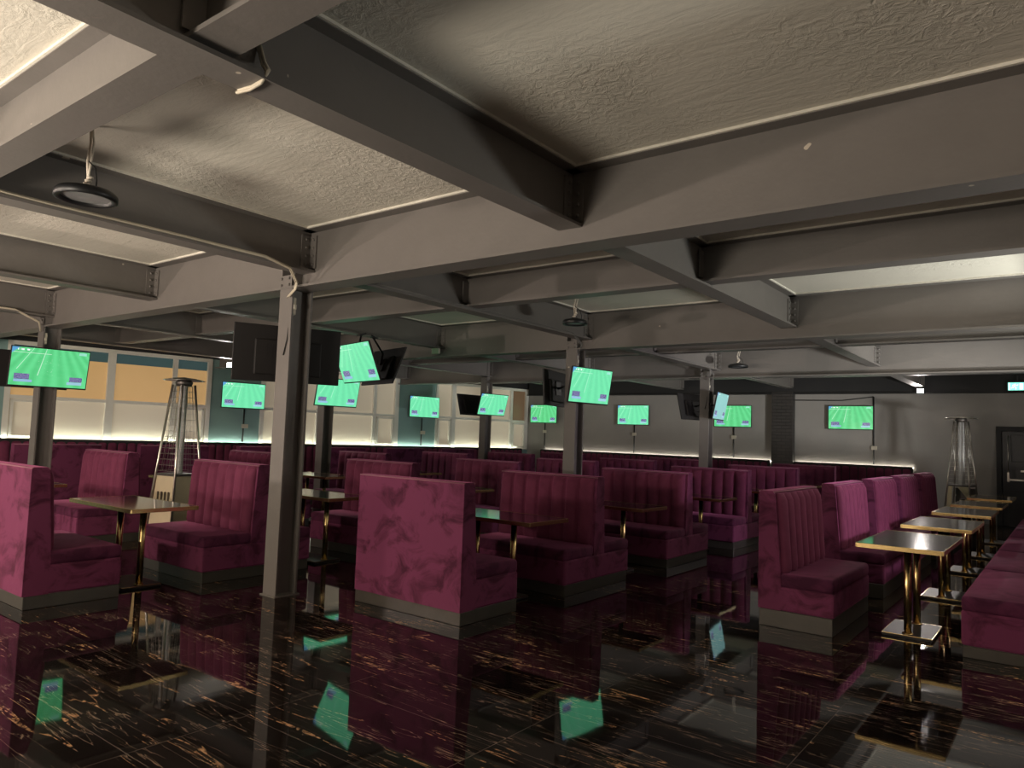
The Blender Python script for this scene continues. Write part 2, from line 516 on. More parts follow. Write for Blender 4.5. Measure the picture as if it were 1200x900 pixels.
# window wall: piers, low wall, dark band over the windows
WIN = [(-14.58, -10.53), (-9.30, -5.20), (-3.87, -0.03)]
Z_SILL, Z_TOP = 1.16, 3.16
def wbox(mb, s0, s1, z0, z1, d0, d1):
    c = wp((s0 + s1) / 2, (z0 + z1) / 2, (d0 + d1) / 2)
    mb.box(c, (d1 - d0, s1 - s0, z1 - z0), rot=None if False else WROT_AT)
    return mb
WROT_AT = WROT
def wbox(mb, s0, s1, z0, z1, d0, d1, r=0.0):
    res_c = wp((s0 + s1) / 2, (z0 + z1) / 2, (d0 + d1) / 2)
    mb.box(res_c, (d1 - d0, s1 - s0, z1 - z0), r=r, rot=WROT)
    return mb
mb = MB(); wbox(mb, S_END, 0.1, 0, Z_SILL, -.2, 0)
wbox(mb, S_END, WIN[0][0], Z_SILL, Z_TOP, -.2, 0)
for (a, b), (c, d) in zip(WIN, WIN[1:]): wbox(mb, b, c, Z_SILL, Z_TOP, -.2, 0)
wbox(mb, WIN[2][1], 0.1, Z_SILL, Z_TOP, -.2, 0)
struct(mb, 'wall_left', M['pier'], 'grey green wall with three wide windows', 'wall')
mb = MB(); wbox(mb, S_END, 0.1, Z_TOP, CEIL, -.2, .03)
struct(mb, 'trim_1', M['dark'], 'black band between window heads and ceiling', 'trim')

def window(idx, s0, s1, mull, trans, low, up, gap, brown=None, casement=()):
    root = thing('window_%d' % idx, ['wide window with amber upper panes behind the near patio heater',
        'wide window with frosted panes behind the middle window-side column',
        'wide window with frosted panes in the far corner of the room'][idx - 1], 'window', wp((s0 + s1) / 2, Z_SILL))
    root['kind'] = 'structure'
    inv = Matrix.Translation(-root.location)
    f = MB()
    w = 0.05
    wbox(f, s0, s1, Z_SILL, Z_SILL + .03, -.06, .03); wbox(f, s0, s1, Z_TOP - .08, Z_TOP, -.06, .03)
    wbox(f, s0, s1, trans - .035, trans + .035, -.06, .02)
    for m, mw in mull:
        wbox(f, m - mw / 2, m + mw / 2, Z_SILL, Z_TOP, -.06, .03)
    for a, b in casement:
        for q0, q1, z0, z1 in ((a, a + w, Z_SILL + .06, trans - .05), (b - w, b, Z_SILL + .06, trans - .05), (a, b, trans - .10, trans - .05), (a, b, Z_SILL + .06, Z_SILL + .10)):
            wbox(f, q0, q1, z0, z1, -.04, .04)
    for s in (s0, s1):
        pass
    o = f.build('window_frame', M['frame'], root); o.data.transform(inv)
    p = MB(); wbox(p, s0, s1, Z_SILL, trans, -.10, -.04)
    o = p.build('lower_pane', low, root); o.data.transform(inv)
    zt = Z_TOP - gap
    p = MB(); wbox(p, s0, s1 if brown is None else brown, trans, zt, -.10, -.04)
    o = p.build('upper_pane', up, root); o.data.transform(inv)
    if brown is not None:
        p = MB(); wbox(p, brown, s1, trans, zt, -.10, -.04)
        o = p.build('brown_pane', M['pane_brown'], root); o.data.transform(inv); o['label'] = 'dark brown pane'
    if gap > .01:
        p = MB(); wbox(p, s0, s1, zt, Z_TOP, -.10, -.04)
        o = p.build('clear_strip', M['pane_gap'], root); o.data.transform(inv); o['label'] = 'dark clear strip above the amber film'
    return root
window(1, WIN[0][0], WIN[0][1], [(-14.53, .10), (-12.68, .15), (-11.36, .10), (-10.58, .10)], 2.03, M['pane_low'], M['pane_top'], 0.29, casement=((-14.46, -14.0), (-11.28, -10.66)))
window(2, WIN[1][0], WIN[1][1], [(-9.25, .10), (-7.70, .14), (-6.0, .10), (-5.27, .14)], 2.05, M['pane_low'], M['pane_low'], 0.0, casement=((-5.92, -5.36),))
window(3, WIN[2][0], WIN[2][1], [(-3.84, .06), (-3.2, .15), (-1.9, .10), (-.79, .10), (-.09, .12)], 2.08, M['pane_low'], M['pane_low'], 0.0, brown=-.79, casement=((-.72, -.17), (-3.78, -3.3)))

# door in the back wall
dr = thing('door_1', 'black exit door with push bar beside the far patio heater', 'door', (-0.72, BACK, 0)); dr['kind'] = 'structure'
mb = MB()
mb.box((-.57, -.03, 1.10), (.10, .08, 2.2)); mb.box((.57, -.03, 1.10), (.10, .08, 2.2)); mb.box((0, -.03, 2.15), (1.04, .08, .10))
mb.build('door_frame', M['dark'], dr)
mb = MB(); mb.box((0, -.02, 1.05), (1.03, .045, 2.09), .01); mb.box((0, -.05, 1.72), (.7, .02, .6), .01); mb.box((0, -.05, .45), (.8, .02, .6), .01); mb.build('door_leaf', M['door'], dr)
mb = MB(); mb.box((.05, -.09, 1.02), (.86, .05, .045), .01); mb.box((-.40, -.07, 1.08), (.05, .05, .22), .01); mb.tube([(-.40, -.06, 1.1), (-.40, -.06, 2.0)], .012); mb.box((.1, -.055, 1.22), (.55, .02, .04), .005)
o = mb.build('push_bar', M['steel'], dr); o['label'] = 'steel push bar and bolt rod'

# brick pilaster
mb = MB(); mb.box((-6.02, BACK - .1, 1.5), (.54, .22, 3.0))
struct(mb, 'pilaster', M['brick'], 'dark brick pilaster between two televisions on the grey wall', 'pilaster')

# ------------------------------------------------------------------ steelwork
def isec_x(mb, x0, x1, y, z0, z1, w, t=.022, tw=.016):
    mb.box(((x0 + x1) / 2, y, z0 + t / 2), (x1 - x0, w, t)); mb.box(((x0 + x1) / 2, y, z1 - t / 2), (x1 - x0, w, t))
    mb.box(((x0 + x1) / 2, y, (z0 + z1) / 2), (x1 - x0, tw, z1 - z0 - 2 * t + .004))
    return mb
def isec_y(mb, y0, y1, x, z0, z1, w, t=.022, tw=.016):
    mb.box((x, (y0 + y1) / 2, z0 + t / 2), (w, y1 - y0, t)); mb.box((x, (y0 + y1) / 2, z1 - t / 2), (w, y1 - y0, t))
    mb.box((x, (y0 + y1) / 2, (z0 + z1) / 2), (tw, y1 - y0, z1 - z0 - 2 * t + .004))
    return mb
GY = [-0.82, 4.32, 9.46, 14.58]
GN = ['behind the camera', 'over the nearest bare column', 'over the second column line', 'over the third column line']
def wall_x(y): return CX + (y - BACK) * math.tan(WA)
for y, nm in zip(GY, GN):
    mb = MB(); isec_x(mb, wall_x(y) + .05, XR, y, 2.95, CEIL, .24)
    struct(mb, 'beam', M['beam'], 'deep grey steel girder ' + nm, 'girder', 'girders')
mb = MB(); isec_x(mb, CX + .1, XR, BACK - .13, 2.95, CEIL, .24)
struct(mb, 'beam', M['dark'], 'black girder along the top of the grey back wall', 'girder', 'girders')
BX = [-15.0, -11.97, -8.92, -5.86, -2.84, 0.2, 3.2]
bays = list(zip(GY, GY[1:] + [BACK - .13]))
ORD = ['first', 'second', 'third', 'fourth', 'fifth', 'sixth', 'seventh', 'eighth']
BAYN = ['nearest the camera', 'past the first girder', 'past the second girder', 'past the third girder']
def cleat(mb, x, y, sy, z0, z1):
    """bolted angle at a beam end; sy = side of the girder"""
    for sx in (-1, 1):
        mb.box((x + sx * .014, y + sy * .055, (z0 + z1) / 2), (.012, .11, z1 - z0))
        mb.box((x + sx * .06, y + sy * .006, (z0 + z1) / 2), (.10, .012, z1 - z0))
        n = 4
        for i in range(n):
            z = z0 + (i + .5) * (z1 - z0) / n
            mb.box((x + sx * .028, y + sy * .06, z), (.018, .03, .03), .008, 1)
            mb.box((x + sx * .07, y + sy * .018, z), (.03, .018, .03), .008, 1)
    return mb
for bi, (ya, yb) in enumerate(bays):
    for xi, x in enumerate(BX):
        if x < wall_x(ya) + .3: continue
        mb = MB(); isec_y(mb, ya + .01, yb - .01, x, 3.10, CEIL, .20, tw=.014)
        cleat(mb, x, yb - .012, -1, 3.14, 3.46)
        cleat(mb, x, ya + .012, 1, 3.14, 3.46)
        struct(mb, 'beam', M['beam'], 'grey steel beam %s from the window side in the bay %s' % (ORD[xi], BAYN[bi]), 'beam', 'secondary beams')
XY = [1.50, 6.64, 11.76, 16.9]
for bi, y in enumerate(XY):
    for xi in range(len(BX) - 1):
        x0, x1 = BX[xi], BX[xi + 1]
        if x0 < wall_x(y) + .2: x0 = max(x0, wall_x(y) + .2)
        if x1 - x0 < .5: continue
        mb = MB(); isec_x(mb, x0 + .01, x1 - .01, y, 3.14, CEIL, .20, tw=.014)
        mb.box((x0 + .03, y - .06, 3.32), (.012, .10, .26)); mb.box((x1 - .03, y - .06, 3.32), (.012, .10, .26))
        struct(mb, 'beam', M['beam'], 'short grey cross beam %s from the window side in the bay %s' % (ORD[xi], BAYN[bi]), 'beam', 'cross beams')

COLS = [(-6.06, 4.33, 'nearest bare steel column in the middle of the room'), (-12.05, 4.33, 'steel column with a lit television at the window side'),
        (-6.06, 9.46, 'steel column behind the booths carrying a bright television'), (-12.05, 9.46, 'steel column in front of the middle window'),
        (-6.06, 14.58, 'third steel column of the middle line near the grey wall'), (-12.05, 14.58, 'steel column in front of the far corner window')]
COLSHORT = {(-6.06, 4.33): 'nearest bare column', (-12.05, 4.33): 'window-side television column', (-6.06, 9.46): 'middle column with bright screen',
            (-12.05, 9.46): 'middle window column', (-6.06, 14.58): 'column by the grey wall', (-12.05, 14.58): 'far corner window column'}
for x, y, nm in COLS:
    mb = MB()
    for sy in (-1, 1): mb.box((x, y + sy * .11, 1.475), (.20, .02, 2.95))
    mb.box((x, y, 1.475), (.014, .21, 2.95))
    mb.box((x, y, .006), (.24, .28, .012)); mb.box((x, y - .128, 3.02), (.20, .014, .12))
    for bx in (-.06, .06):
        for bz in (2.985, 3.05): mb.box((x + bx, y - .14, bz), (.026, .02, .026), .006, 1)
    # web stiffeners in line with the column inside the girder
    mb.box((x + .10, y - .06, 3.235), (.012, .10, .52)); mb.box((x - .10, y - .06, 3.235), (.012, .10, .52))
    struct(mb, 'column', M['beam'], nm, 'column', 'steel columns')
    sh = COLSHORT[(x, y)]
    b = MB(); b.box((x + .055, y - .085, 2.78), (.07, .05, .17), .008); b.box((x + .10, y - .085, 2.77), (.02, .03, .05), .005)
    tag(b.build('junction_box', M['white']), 'yellowed junction box under the girder on the ' + sh, 'junction box', 'junction boxes on the columns')
    c = MB()
    c.tube([(x + .055, y - .09, 2.68), (x + .06, y - .112, 2.6), (x + .06, y - .125, 2.45), (x + .02, y - .13, 2.3)], .006, 6)
    tag(c.build('cable', M['blackcable']), 'thin black cable hanging from the junction box on the ' + sh, 'cable', 'cables on the columns')

mb = MB()
for y in GY[:3]:
    x0 = wall_x(y) + .1
    for sy in (-1, 1): mb.box(((x0 + XR) / 2, y + sy * .128, CEIL - .009), (XR - x0, .016, .018))
for (ya, yb) in bays[:3]:
    for x in BX:
        if x < wall_x(ya) + .3: continue
        for sx in (-1, 1): mb.box((x + sx * .107, (ya + yb) / 2, CEIL - .008), (.014, yb - ya - .26, .016))
for y in XY[:3]:
    for x0, x1 in zip(BX, BX[1:]):
        if x0 < wall_x(y) + .2: continue
        for sy in (-1, 1): mb.box(((x0 + x1) / 2, y + sy * .107, CEIL - .008), (x1 - x0 - .24, .014, .016))
struct(mb, 'trim_2', M['bead'], 'pale plaster edge where the ceiling meets the beams', 'trim')

# ------------------------------------------------------------------ seating
def fluted(w, z0, z1, yb, yt, n, bulge=.055):
    """upright channels on a leaning plane, facing +Y"""
    mb = MB(); bm = mb.bm
    per, nz = 10, 12
    nx = n * per
    grid = []
    for j in range(nz + 1):
        t = j / nz
        row = []
        for i in range(nx + 1):
            u = i / nx
            ph = (i % per) / per
            b = bulge * math.sqrt(max(0.0, 1 - (2 * ph - 1) ** 2))
            b *= min(1, (1 - t) * 9 + .12) ** .5 * min(1, t * 10 + .2) ** .5
            row.append(bm.verts.new((-w / 2 + u * w, yb + (yt - yb) * t + b, z0 + (z1 - z0) * t)))
        grid.append(row)
    for j in range(nz):
        for i in range(nx):
            f = bm.faces.new((grid[j][i], grid[j + 1][i], grid[j + 1][i + 1], grid[j][i + 1])); f.smooth = True
    # closed rim behind
    bk = [[bm.verts.new((s * w / 2, (yb if z == z0 else yt) - .012, z)) for s in (-1, 1)] for z in (z0, z1)]
    bm.faces.new((bk[0][0], bk[0][1], bk[1][1], bk[1][0]))
    bm.faces.new([grid[0][i] for i in range(nx + 1)] + [bk[0][1], bk[0][0]])
    bm.faces.new([grid[nz][i] for i in range(nx, -1, -1)] + [bk[1][0], bk[1][1]])
    bm.faces.new([grid[j][0] for j in range(nz, -1, -1)] + [bk[0][0], bk[1][0]])
    bm.faces.new([grid[j][nx] for j in range(nz + 1)] + [bk[1][1], bk[0][1]])
    return mb

def sagging_cushion(w, d, z, h, cx, cy):
    mb = MB(); mb.box((cx, cy, z + h / 2), (w, d, h), .035, 3)
    for f in mb.bm.faces: f.smooth = True
    return mb

H_B = 1.19
def make_double(w=1.32, n=7, ph=.11):
    t = thing('booth_bench', 'x', 'bench')
    mb = MB(); mb.box((0, 0, ph / 2), (w - .02, 1.28, ph), .004, 1); mb.build('plinth', M['plinth'], t)
    mb = MB(); mb.box((0, 0, (ph + .36) / 2), (w, 1.32, .36 - ph), .02, 2); mb.build('seat_base', M['velvet'], t)
    for s in (1, -1):
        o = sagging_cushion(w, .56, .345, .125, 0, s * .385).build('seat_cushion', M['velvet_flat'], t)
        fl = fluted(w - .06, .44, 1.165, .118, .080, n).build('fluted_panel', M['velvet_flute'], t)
        if s < 0:
            fl.rotation_euler = (0, 0, PI)
    mb = MB(); mb.prism([(-.115, .36), (.115, .36), (.075, H_B - .03), (.055, H_B), (-.055, H_B), (-.075, H_B - .03)], -w / 2, w / 2, 'X'); mb.build('backrest', M['velvet'], t)
    mb = MB()
    for s in (-1, 1):
        mb.tube([(-w / 2, s * .066, H_B - .012), (w / 2, s * .066, H_B - .012)], .007, 6)
    mb.build('piping', M['piping'], t)
    return t
def make_single(w=1.32, n=7, depth=.80, ph=.11, back_fluted=False):
    """back plane at y = 0, sitter faces +Y"""
    t = thing('booth_bench', 'x', 'bench')
    mb = MB(); mb.box((0, depth / 2, ph / 2), (w, depth - .02, ph), .004, 1); mb.build('plinth', M['plinth'], t)
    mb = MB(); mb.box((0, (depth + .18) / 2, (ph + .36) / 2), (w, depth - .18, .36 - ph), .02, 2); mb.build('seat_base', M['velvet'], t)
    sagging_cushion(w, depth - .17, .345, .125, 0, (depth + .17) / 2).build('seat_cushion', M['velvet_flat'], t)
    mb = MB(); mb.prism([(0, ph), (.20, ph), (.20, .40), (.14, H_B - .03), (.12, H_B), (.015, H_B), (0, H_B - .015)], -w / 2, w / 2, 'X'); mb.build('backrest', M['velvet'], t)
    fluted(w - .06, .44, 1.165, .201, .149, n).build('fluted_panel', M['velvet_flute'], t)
    mb = MB()
    mb.tube([(-w / 2, .006, H_B - .008), (w / 2, .006, H_B - .008)], .007, 6)
    mb.tube([(-w / 2, .134, H_B - .010), (w / 2, .134, H_B - .010)], .007, 6)
    mb.build('piping', M['piping'], t)
    return t

XA, XL, XM = -4.72, -7.62, -10.73
used = {}
def place(proto, key, loc, rz, label, group):
    if key not in used:
        used[key] = 1
        proto.location = loc; proto.rotation_euler = (0, 0, rz)
        proto['label'] = label; proto['group'] = group
        return proto
    return dup(proto, loc, rz, label, group)
single = make_single()
double = make_double()
GB = 'maroon velvet booth benches'
place(single, 's', (XA, 4.67, 0), 0, 'maroon velvet booth bench with worn plain back, standing just past the bare column', GB)
place(single, 's', (XL, 2.45, 0), 0, 'maroon velvet booth bench with plain lit back, cut by the picture edge', GB)
rowA = [6.92, 9.26, 11.55, 14.15, 16.85]
nA = ['facing the worn plain-backed bench across a brass-edged table', 'second double bench behind the worn plain-backed bench', 'third double bench behind the worn plain-backed bench',
      'fourth double bench behind the worn plain-backed bench', 'farthest double bench behind the worn plain-backed bench']
for y, n in zip(rowA, nA): place(double, 'd', (XA, y, 0), 0, 'double-sided maroon velvet bench, ' + n, GB)
rowL = [4.69, 7.0, 9.35, 11.7, 14.1, 16.5]
nL = ['lit fluted back, beside the bare column', 'second of the row behind the bare column', 'third of the row behind the bare column', 'fourth of the row behind the bare column', 'fifth of the row behind the bare column', 'last of the row behind the bare column']
for y, n in zip(rowL, nL): place(double, 'd', (XL, y, 0), 0, 'double-sided maroon velvet bench, ' + n, GB)
rowM = [4.75, 7.05, 9.4, 11.7, 14.0, 16.3]
nM = ['nearest of the row beside the cream patio heater', 'second of the row beside the cream patio heater', 'third of the row beside the cream patio heater', 'fourth of the row beside the cream patio heater', 'fifth of the row beside the cream patio heater', 'last of the row beside the cream patio heater']
for y, n in zip(rowM, nM): place(double, 'd', (XM, y, 0), 0, 'double-sided maroon velvet bench, ' + n, GB)
# booths along the windows, backs to the room
for i, y in enumerate([5.1, 7.1, 9.1, 11.1, 13.1, 15.1]):
    place(single, 's', (-13.4, y, 0), R(90), 'dark maroon bench facing the windows, %s from the window-side television column' % ORD[i], 'benches facing the windows')
# row on the lamp side
cbench = make_single(1.36, 7, .64, .15)
for i, y in enumerate([7.33, 9.42, 11.40, 13.25, 15.25]):
    place(cbench, 'c', (-2.25, y, 0), R(-90), ['nearest maroon velvet bench with grey plinth in the row along the narrow tables', 'bright pink-lit velvet bench, second in the row along the narrow brass tables',
          'maroon velvet bench, third in the row along the narrow brass tables', 'dark maroon bench, fourth in the row along the narrow brass tables', 'dark maroon bench, last in the row before the far patio heater'][i], 'benches along the narrow tables')
rbench = make_single(1.76, 8, .80, .09)
for i, y in enumerate([7.70, 9.48, 11.26, 13.04, 14.82]):
    place(rbench, 'r', (.09, y, 0), R(90), 'low maroon bench seat at the picture edge, %s across the narrow brass tables' % ORD[i], 'benches across the narrow tables')

def wall_bench(name, label, length, loc, rz):
    t = thing(name, label, 'bench', loc, rz, 'long wall benches')
    n = max(4, int(length / .19))
    mb = MB(); mb.box((0, .36, .055), (length, .66, .11), .004, 1); mb.build('plinth', M['plinth'], t)
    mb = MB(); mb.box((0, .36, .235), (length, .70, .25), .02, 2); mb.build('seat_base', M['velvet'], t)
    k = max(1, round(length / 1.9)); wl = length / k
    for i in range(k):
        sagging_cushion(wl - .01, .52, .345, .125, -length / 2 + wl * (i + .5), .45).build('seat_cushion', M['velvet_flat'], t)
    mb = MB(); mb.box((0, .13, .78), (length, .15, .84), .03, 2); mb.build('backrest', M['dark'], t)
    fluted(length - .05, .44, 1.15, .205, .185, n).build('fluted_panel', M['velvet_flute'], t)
    return t
wall_bench('wall_bench', 'long dark wall bench under the three windows', 14.2, wp(-7.55, 0, .045), -WA - R(90))
wall_bench('wall_bench', 'long dark wall bench under the grey wall, window side of the brick pilaster', 7.4, (-10.05, BACK - .02, 0), PI)
wall_bench('wall_bench', 'dark wall bench under the grey wall between brick pilaster and bright lamp', 2.75, (-4.36, BACK - .02, 0), PI)

# LED strips behind the wall benches
def led(label, pts, m='led_dim'):
    mb = MB()
    for a, b in zip(pts, pts[1:]): mb.tube([a, b], .012, 6)
    return tag(mb.build('led_strip', M[m]), label, 'light strip', 'led strips')
led('glowing light strip behind the bench under the windows', [wp(-14.6, 1.183, .068), wp(-.55, 1.183, .068)], 'led')
led('glowing light strip behind the wall bench on the window side of the brick pilaster', [(-13.7, BACK - .02, 1.172), (-6.35, BACK - .02, 1.172)])
led('glowing light strip behind the wall bench under the bright lamp', [(-5.7, BACK - .02, 1.172), (-3.0, BACK - .02, 1.172)])

# ------------------------------------------------------------------ tables
def make_table(L=1.32, Wd=.65):
    t = thing('brass_table', 'x', 'table')
    Z = .805
    mb = MB(); mb.box((0, 0, Z - .017), (L - .012, Wd - .012, .034), .003, 1); mb.build('table_top', M['top'], t)
    mb = MB()
    for s in (-1, 1):
        mb.box((0, s * (Wd / 2 - .004), Z - .018), (L, .010, .038), .002, 1)
        mb.box((s * (L / 2 - .004), 0, Z - .018), (.010, Wd - .016, .038), .002, 1)
    mb.build('edge_band', M['brass'], t)
    mb = MB(); mb.box((0, 0, .014), (.60, .38, .028), .004, 1); mb.build('base_plate', M['black'], t)
    mb = MB()
    for s in (-1, 1):
        mb.box((0, s * .19, .026), (.605, .005, .005)); mb.box((s * .30, 0, .026), (.005, .375, .005))
    mb.build('base_trim', M['brass'], t)
    for x in (-.235, .235):
        mb = MB(); mb.tube([(x, 0, .028), (x, 0, Z - .034)], .031, 14)
        mb.lathe([(.031, 0), (.046, 0), (.046, .008), (.031, .012)], (x, 0, .027), 14)
        mb.build('leg', M['brass'], t)
    return t
table = make_table()
GT = 'brass-edged black tables between the booths'
TB = [((-7.45, 3.54), 'brass-legged black table in front of the lit fluted bench'), ((XA + .11, 5.80), 'black table between worn plain-backed bench and the double bench facing it'),
      ((XA + .12, 8.0), 'black table between first and second double benches behind the worn bench'), ((XA + .12, 10.36), 'black table between second and third double benches behind the worn bench'),
      ((XA + .1, 12.8), 'black table between third and fourth double benches behind the worn bench'), ((XA, 15.5), 'black table before the farthest double bench behind the worn bench'),
      ((XL + .20, 5.74), 'glossy table on a thin brass leg just behind the bare column'), ((XL + .2, 8.12), 'black table between second and third benches behind the bare column'),
      ((XL, 10.52), 'black table between third and fourth benches behind the bare column'), ((XL, 12.9), 'black table between fourth and fifth benches behind the bare column'),
      ((XM + .2, 3.55), 'black table nearest in the row beside the cream heater'), ((XM + .2, 5.85), 'black table touching the view of the cream heater base'),
      ((XM + .25, 8.1), 'black table between second and third benches beside the cream heater'), ((XM, 10.55), 'black table between third and fourth benches beside the cream heater'),
      ((XM, 12.85), 'black table between fourth and fifth benches beside the cream heater')]
for (x, y), lb in TB: place(table, 't', (x, y, 0), 0, lb, GT)
for i, y in enumerate([7.40, 9.45, 11.62, 13.50, 15.70]):
    place(table, 't', (-1.137, y, 0), R(90), ['nearest narrow brass-edged table beside the marble aisle, with a small teal glint', 'second narrow brass-edged table of the row along the edge',
        'third narrow brass-edged table of the row along the edge', 'fourth narrow brass-edged table of the row along the edge', 'farthest narrow brass-edged table before the black door'][i], 'narrow tables in a row')

# ------------------------------------------------------------------ televisions
def tv(label, loc, yaw, tilt, w, h, scr, mount, on=True, group='televisions'):
    """yaw: direction the screen faces; mount: ('wall',) / ('arm', point) / ('pole', z)"""
    t = thing('television', label, 'television', loc, R(yaw) + PI / 2, group, R(tilt))
    mb = MB()
    mb.box((0, .012, 0), (w, .03, h), .006, 2); mb.box((0, .040, -.04), (w * .62, .04, h * .62), .012, 2)
    for i in range(9): mb.box((-w * .2 + i * w * .05, .0605, .02), (.006, .003, h * .25))
    mb.build('casing', M['back'], t)
    b = .012
    bm = MB(); q = bm.bm
    uvl = q.loops.layers.uv.new('UVMap')
    x0, x1, z0, z1 = -w / 2 + b, w / 2 - b, -h / 2 + b + .008, h / 2 - b
    vs = [q.verts.new(p) for p in ((x0, -.0042, z0), (x1, -.0042, z0), (x1, -.0042, z1), (x0, -.0042, z1))]
    f = q.faces.new(vs)
    for lp, uv in zip(f.loops, ((0, 0), (1, 0), (1, 1), (0, 1))): lp[uvl].uv = uv
    bm.build('screen', SCREENS[scr] if on else M['black'], t, recalc=False)
    inv = (Matrix.Translation(loc) @ Matrix.Rotation(R(yaw) + PI / 2, 4, 'Z') @ Matrix.Rotation(R(tilt), 4, 'X')).inverted()
    mb = MB()
    mb.box((0, .067, 0), (.22, .014, .22), .004, 1)
    if mount[0] == 'wall':
        mb.box((0, .09, 0), (.16, .05, .16), .004, 1)
    elif mount[0] == 'arm':
        p = inv @ Vector(mount[1]); a = Vector((0, .07, 0))
        mid = (a + p) / 2 + Vector((.04, .02, .02))
        mb.tube([a, mid, p], .018, 8); mb.box(p, (.06, .05, .14), .005, 1)
    elif mount[0] == 'pole':
        wpnt = Vector((loc[0], loc[1], 0)); top = mount[1]
        p = inv @ Vector(top); a = Vector((0, .075, .0))
        mb.tube([a, a + Vector((0, .03, h * .30)), p], .018, 8); mb.box(p, (.12, .12, .02), .004, 1)
    mb.build('wall_bracket', M['black'], t)
    return t
tv('lit television on the window-side steel column, green pitch, nearest the windows', (-11.435, 4.145, 2.316), -8, 12.7, .97, .565, 0, ('arm', (-11.91, 4.24, 2.33)))
tv('unlit television back on the far side of the window-side column', (-12.62, 4.32, 2.34), 176, 10, .97, .565, 0, ('arm', (-12.15, 4.3, 2.34)))
tv('large black television back hanging on the nearest bare column, turned away', (-6.275, 4.415, 2.335), 155, 0, 1.05, .565, 0, ('arm', (-6.19, 4.42, 2.34)))
tv('bright television hung from a beam, tilted down, back to back with a black one', (-8.755, 7.40, 2.635), -104, 22, 1.22, .63, 1, ('pole', (-8.80, 7.52, 3.095)))
tv('black television back hung from a beam behind a bright tilted screen', (-8.74, 7.97, 2.625), 75, 20.5, 1.07, .62, 1, ('pole', (-8.85, 7.80, 3.095)))
tv('bright television tilted on the column behind the booths, in the middle of the room', (-5.70, 9.34, 2.382), -8.8, 9, .925, .54, 1, ('arm', (-5.98, 9.40, 2.4)))
tv('black television back beside the bright screen on the middle column', (-6.40, 9.40, 2.355), 193, 3.4, .95, .55, 1, ('arm', (-6.14, 9.42, 2.37)))
tv('television on the column before the far corner window, blue tinged pitch', (-11.71, 14.45, 2.37), -6.5, 15.4, .97, .565, 1, ('arm', (-11.915, 14.5, 2.38)))
tv('black television back on the column before the far corner window', (-12.48, 14.52, 2.365), 174, 16.5, .97, .565, 1, ('arm', (-12.19, 14.54, 2.38)))
tv('narrow pale blue television seen edge-on on the column nearest the grey wall', (-5.74, 14.56, 2.355), 8.3, 10.7, .97, .565, 2, ('arm', (-5.98, 14.56, 2.37)))
tv('black television back on the column nearest the grey wall', (-6.36, 14.62, 2.34), 165, 14, .97, .565, 1, ('arm', (-6.12, 14.6, 2.36)))
def wall_tv(label, s, z, scr): tv(label, tuple(wp(s, z, .13)), -9.5, 0, 1.07, .625, scr, ('wall',))
wall_tv('wall television on the pier past the near window, beside the small bright flood lamp', -9.78, 2.335, 1)
wall_tv('wall television on the pier between middle and far windows', -4.37, 2.345, 1)
tv('television low in front of the middle window, half hidden by the black panel', (-11.62, 9.40, 2.05 + .28), -7, 12, .97, .565, 1, ('arm', (-11.98, 9.42, 2.35)))
for x, lb, sc in ((-13.72, 'wall television on the grey wall nearest the window corner', 0), (-10.44, 'wall television alone on the grey wall, second from the window corner', 1),
                  (-7.38, 'wall television on the grey wall partly behind the third column', 0), (-4.37, 'wall television between brick pilaster and the bright lamp', 0)):
    tv(lb, (x, BACK - .13, 2.35), -90, 0, 1.05, .60, sc, ('wall',))
# supply cables and sockets under the wall televisions
for i, (x, off) in enumerate(((-13.72, 0), (-10.44, 0), (-7.38, 0), (-3.86, .4))):
    c = MB(); c.tube([(x, BACK - .02, 2.06 if off == 0 else 2.88), (x, BACK - .02, 1.22)], .018, 6)
    if off: c.tube([(-5.74, BACK - .02, 2.80), (-4.6, BACK - .02, 2.79), (-3.86, BACK - .02, 2.88)], .012, 6)
    tag(c.build('cable', M['blackcable']), 'black cable under the %s wall television from the window corner' % ORD[i], 'cable', 'cables under the wall televisions')
    b = MB(); b.box((x + .02, BACK - .057, 1.78 if not off else 1.62), (.13, .034, .09), .006)
    tag(b.build('socket', M['white']), 'pale socket on the grey wall under the %s television from the window corner' % ORD[i], 'socket', 'sockets under the wall televisions')
for i, s in enumerate((-9.70, -4.37)):
    p = wp(s, 0, .02)
    c = MB(); c.tube([(p.x, p.y, 2.02), (p.x, p.y, 1.22)], .018, 6)
    tag(c.build('cable', M['blackcable']), 'black cable below the television on the %s window pier' % ORD[i], 'cable', 'cables under the wall televisions')
    b = MB()
    b.box((0, 0, 0), (.034, .16, .10), .006)
    bmesh.ops.rotate(b.bm, cent=(0, 0, 0), matrix=WROT, verts=b.bm.verts)
    bmesh.ops.translate(b.bm, vec=wp(s + .02, 1.60, .057), verts=b.bm.verts)
    tag(b.build('socket', M['white']), 'pale socket below the television on the %s window pier' % ORD[i], 'socket', 'sockets under the wall televisions')

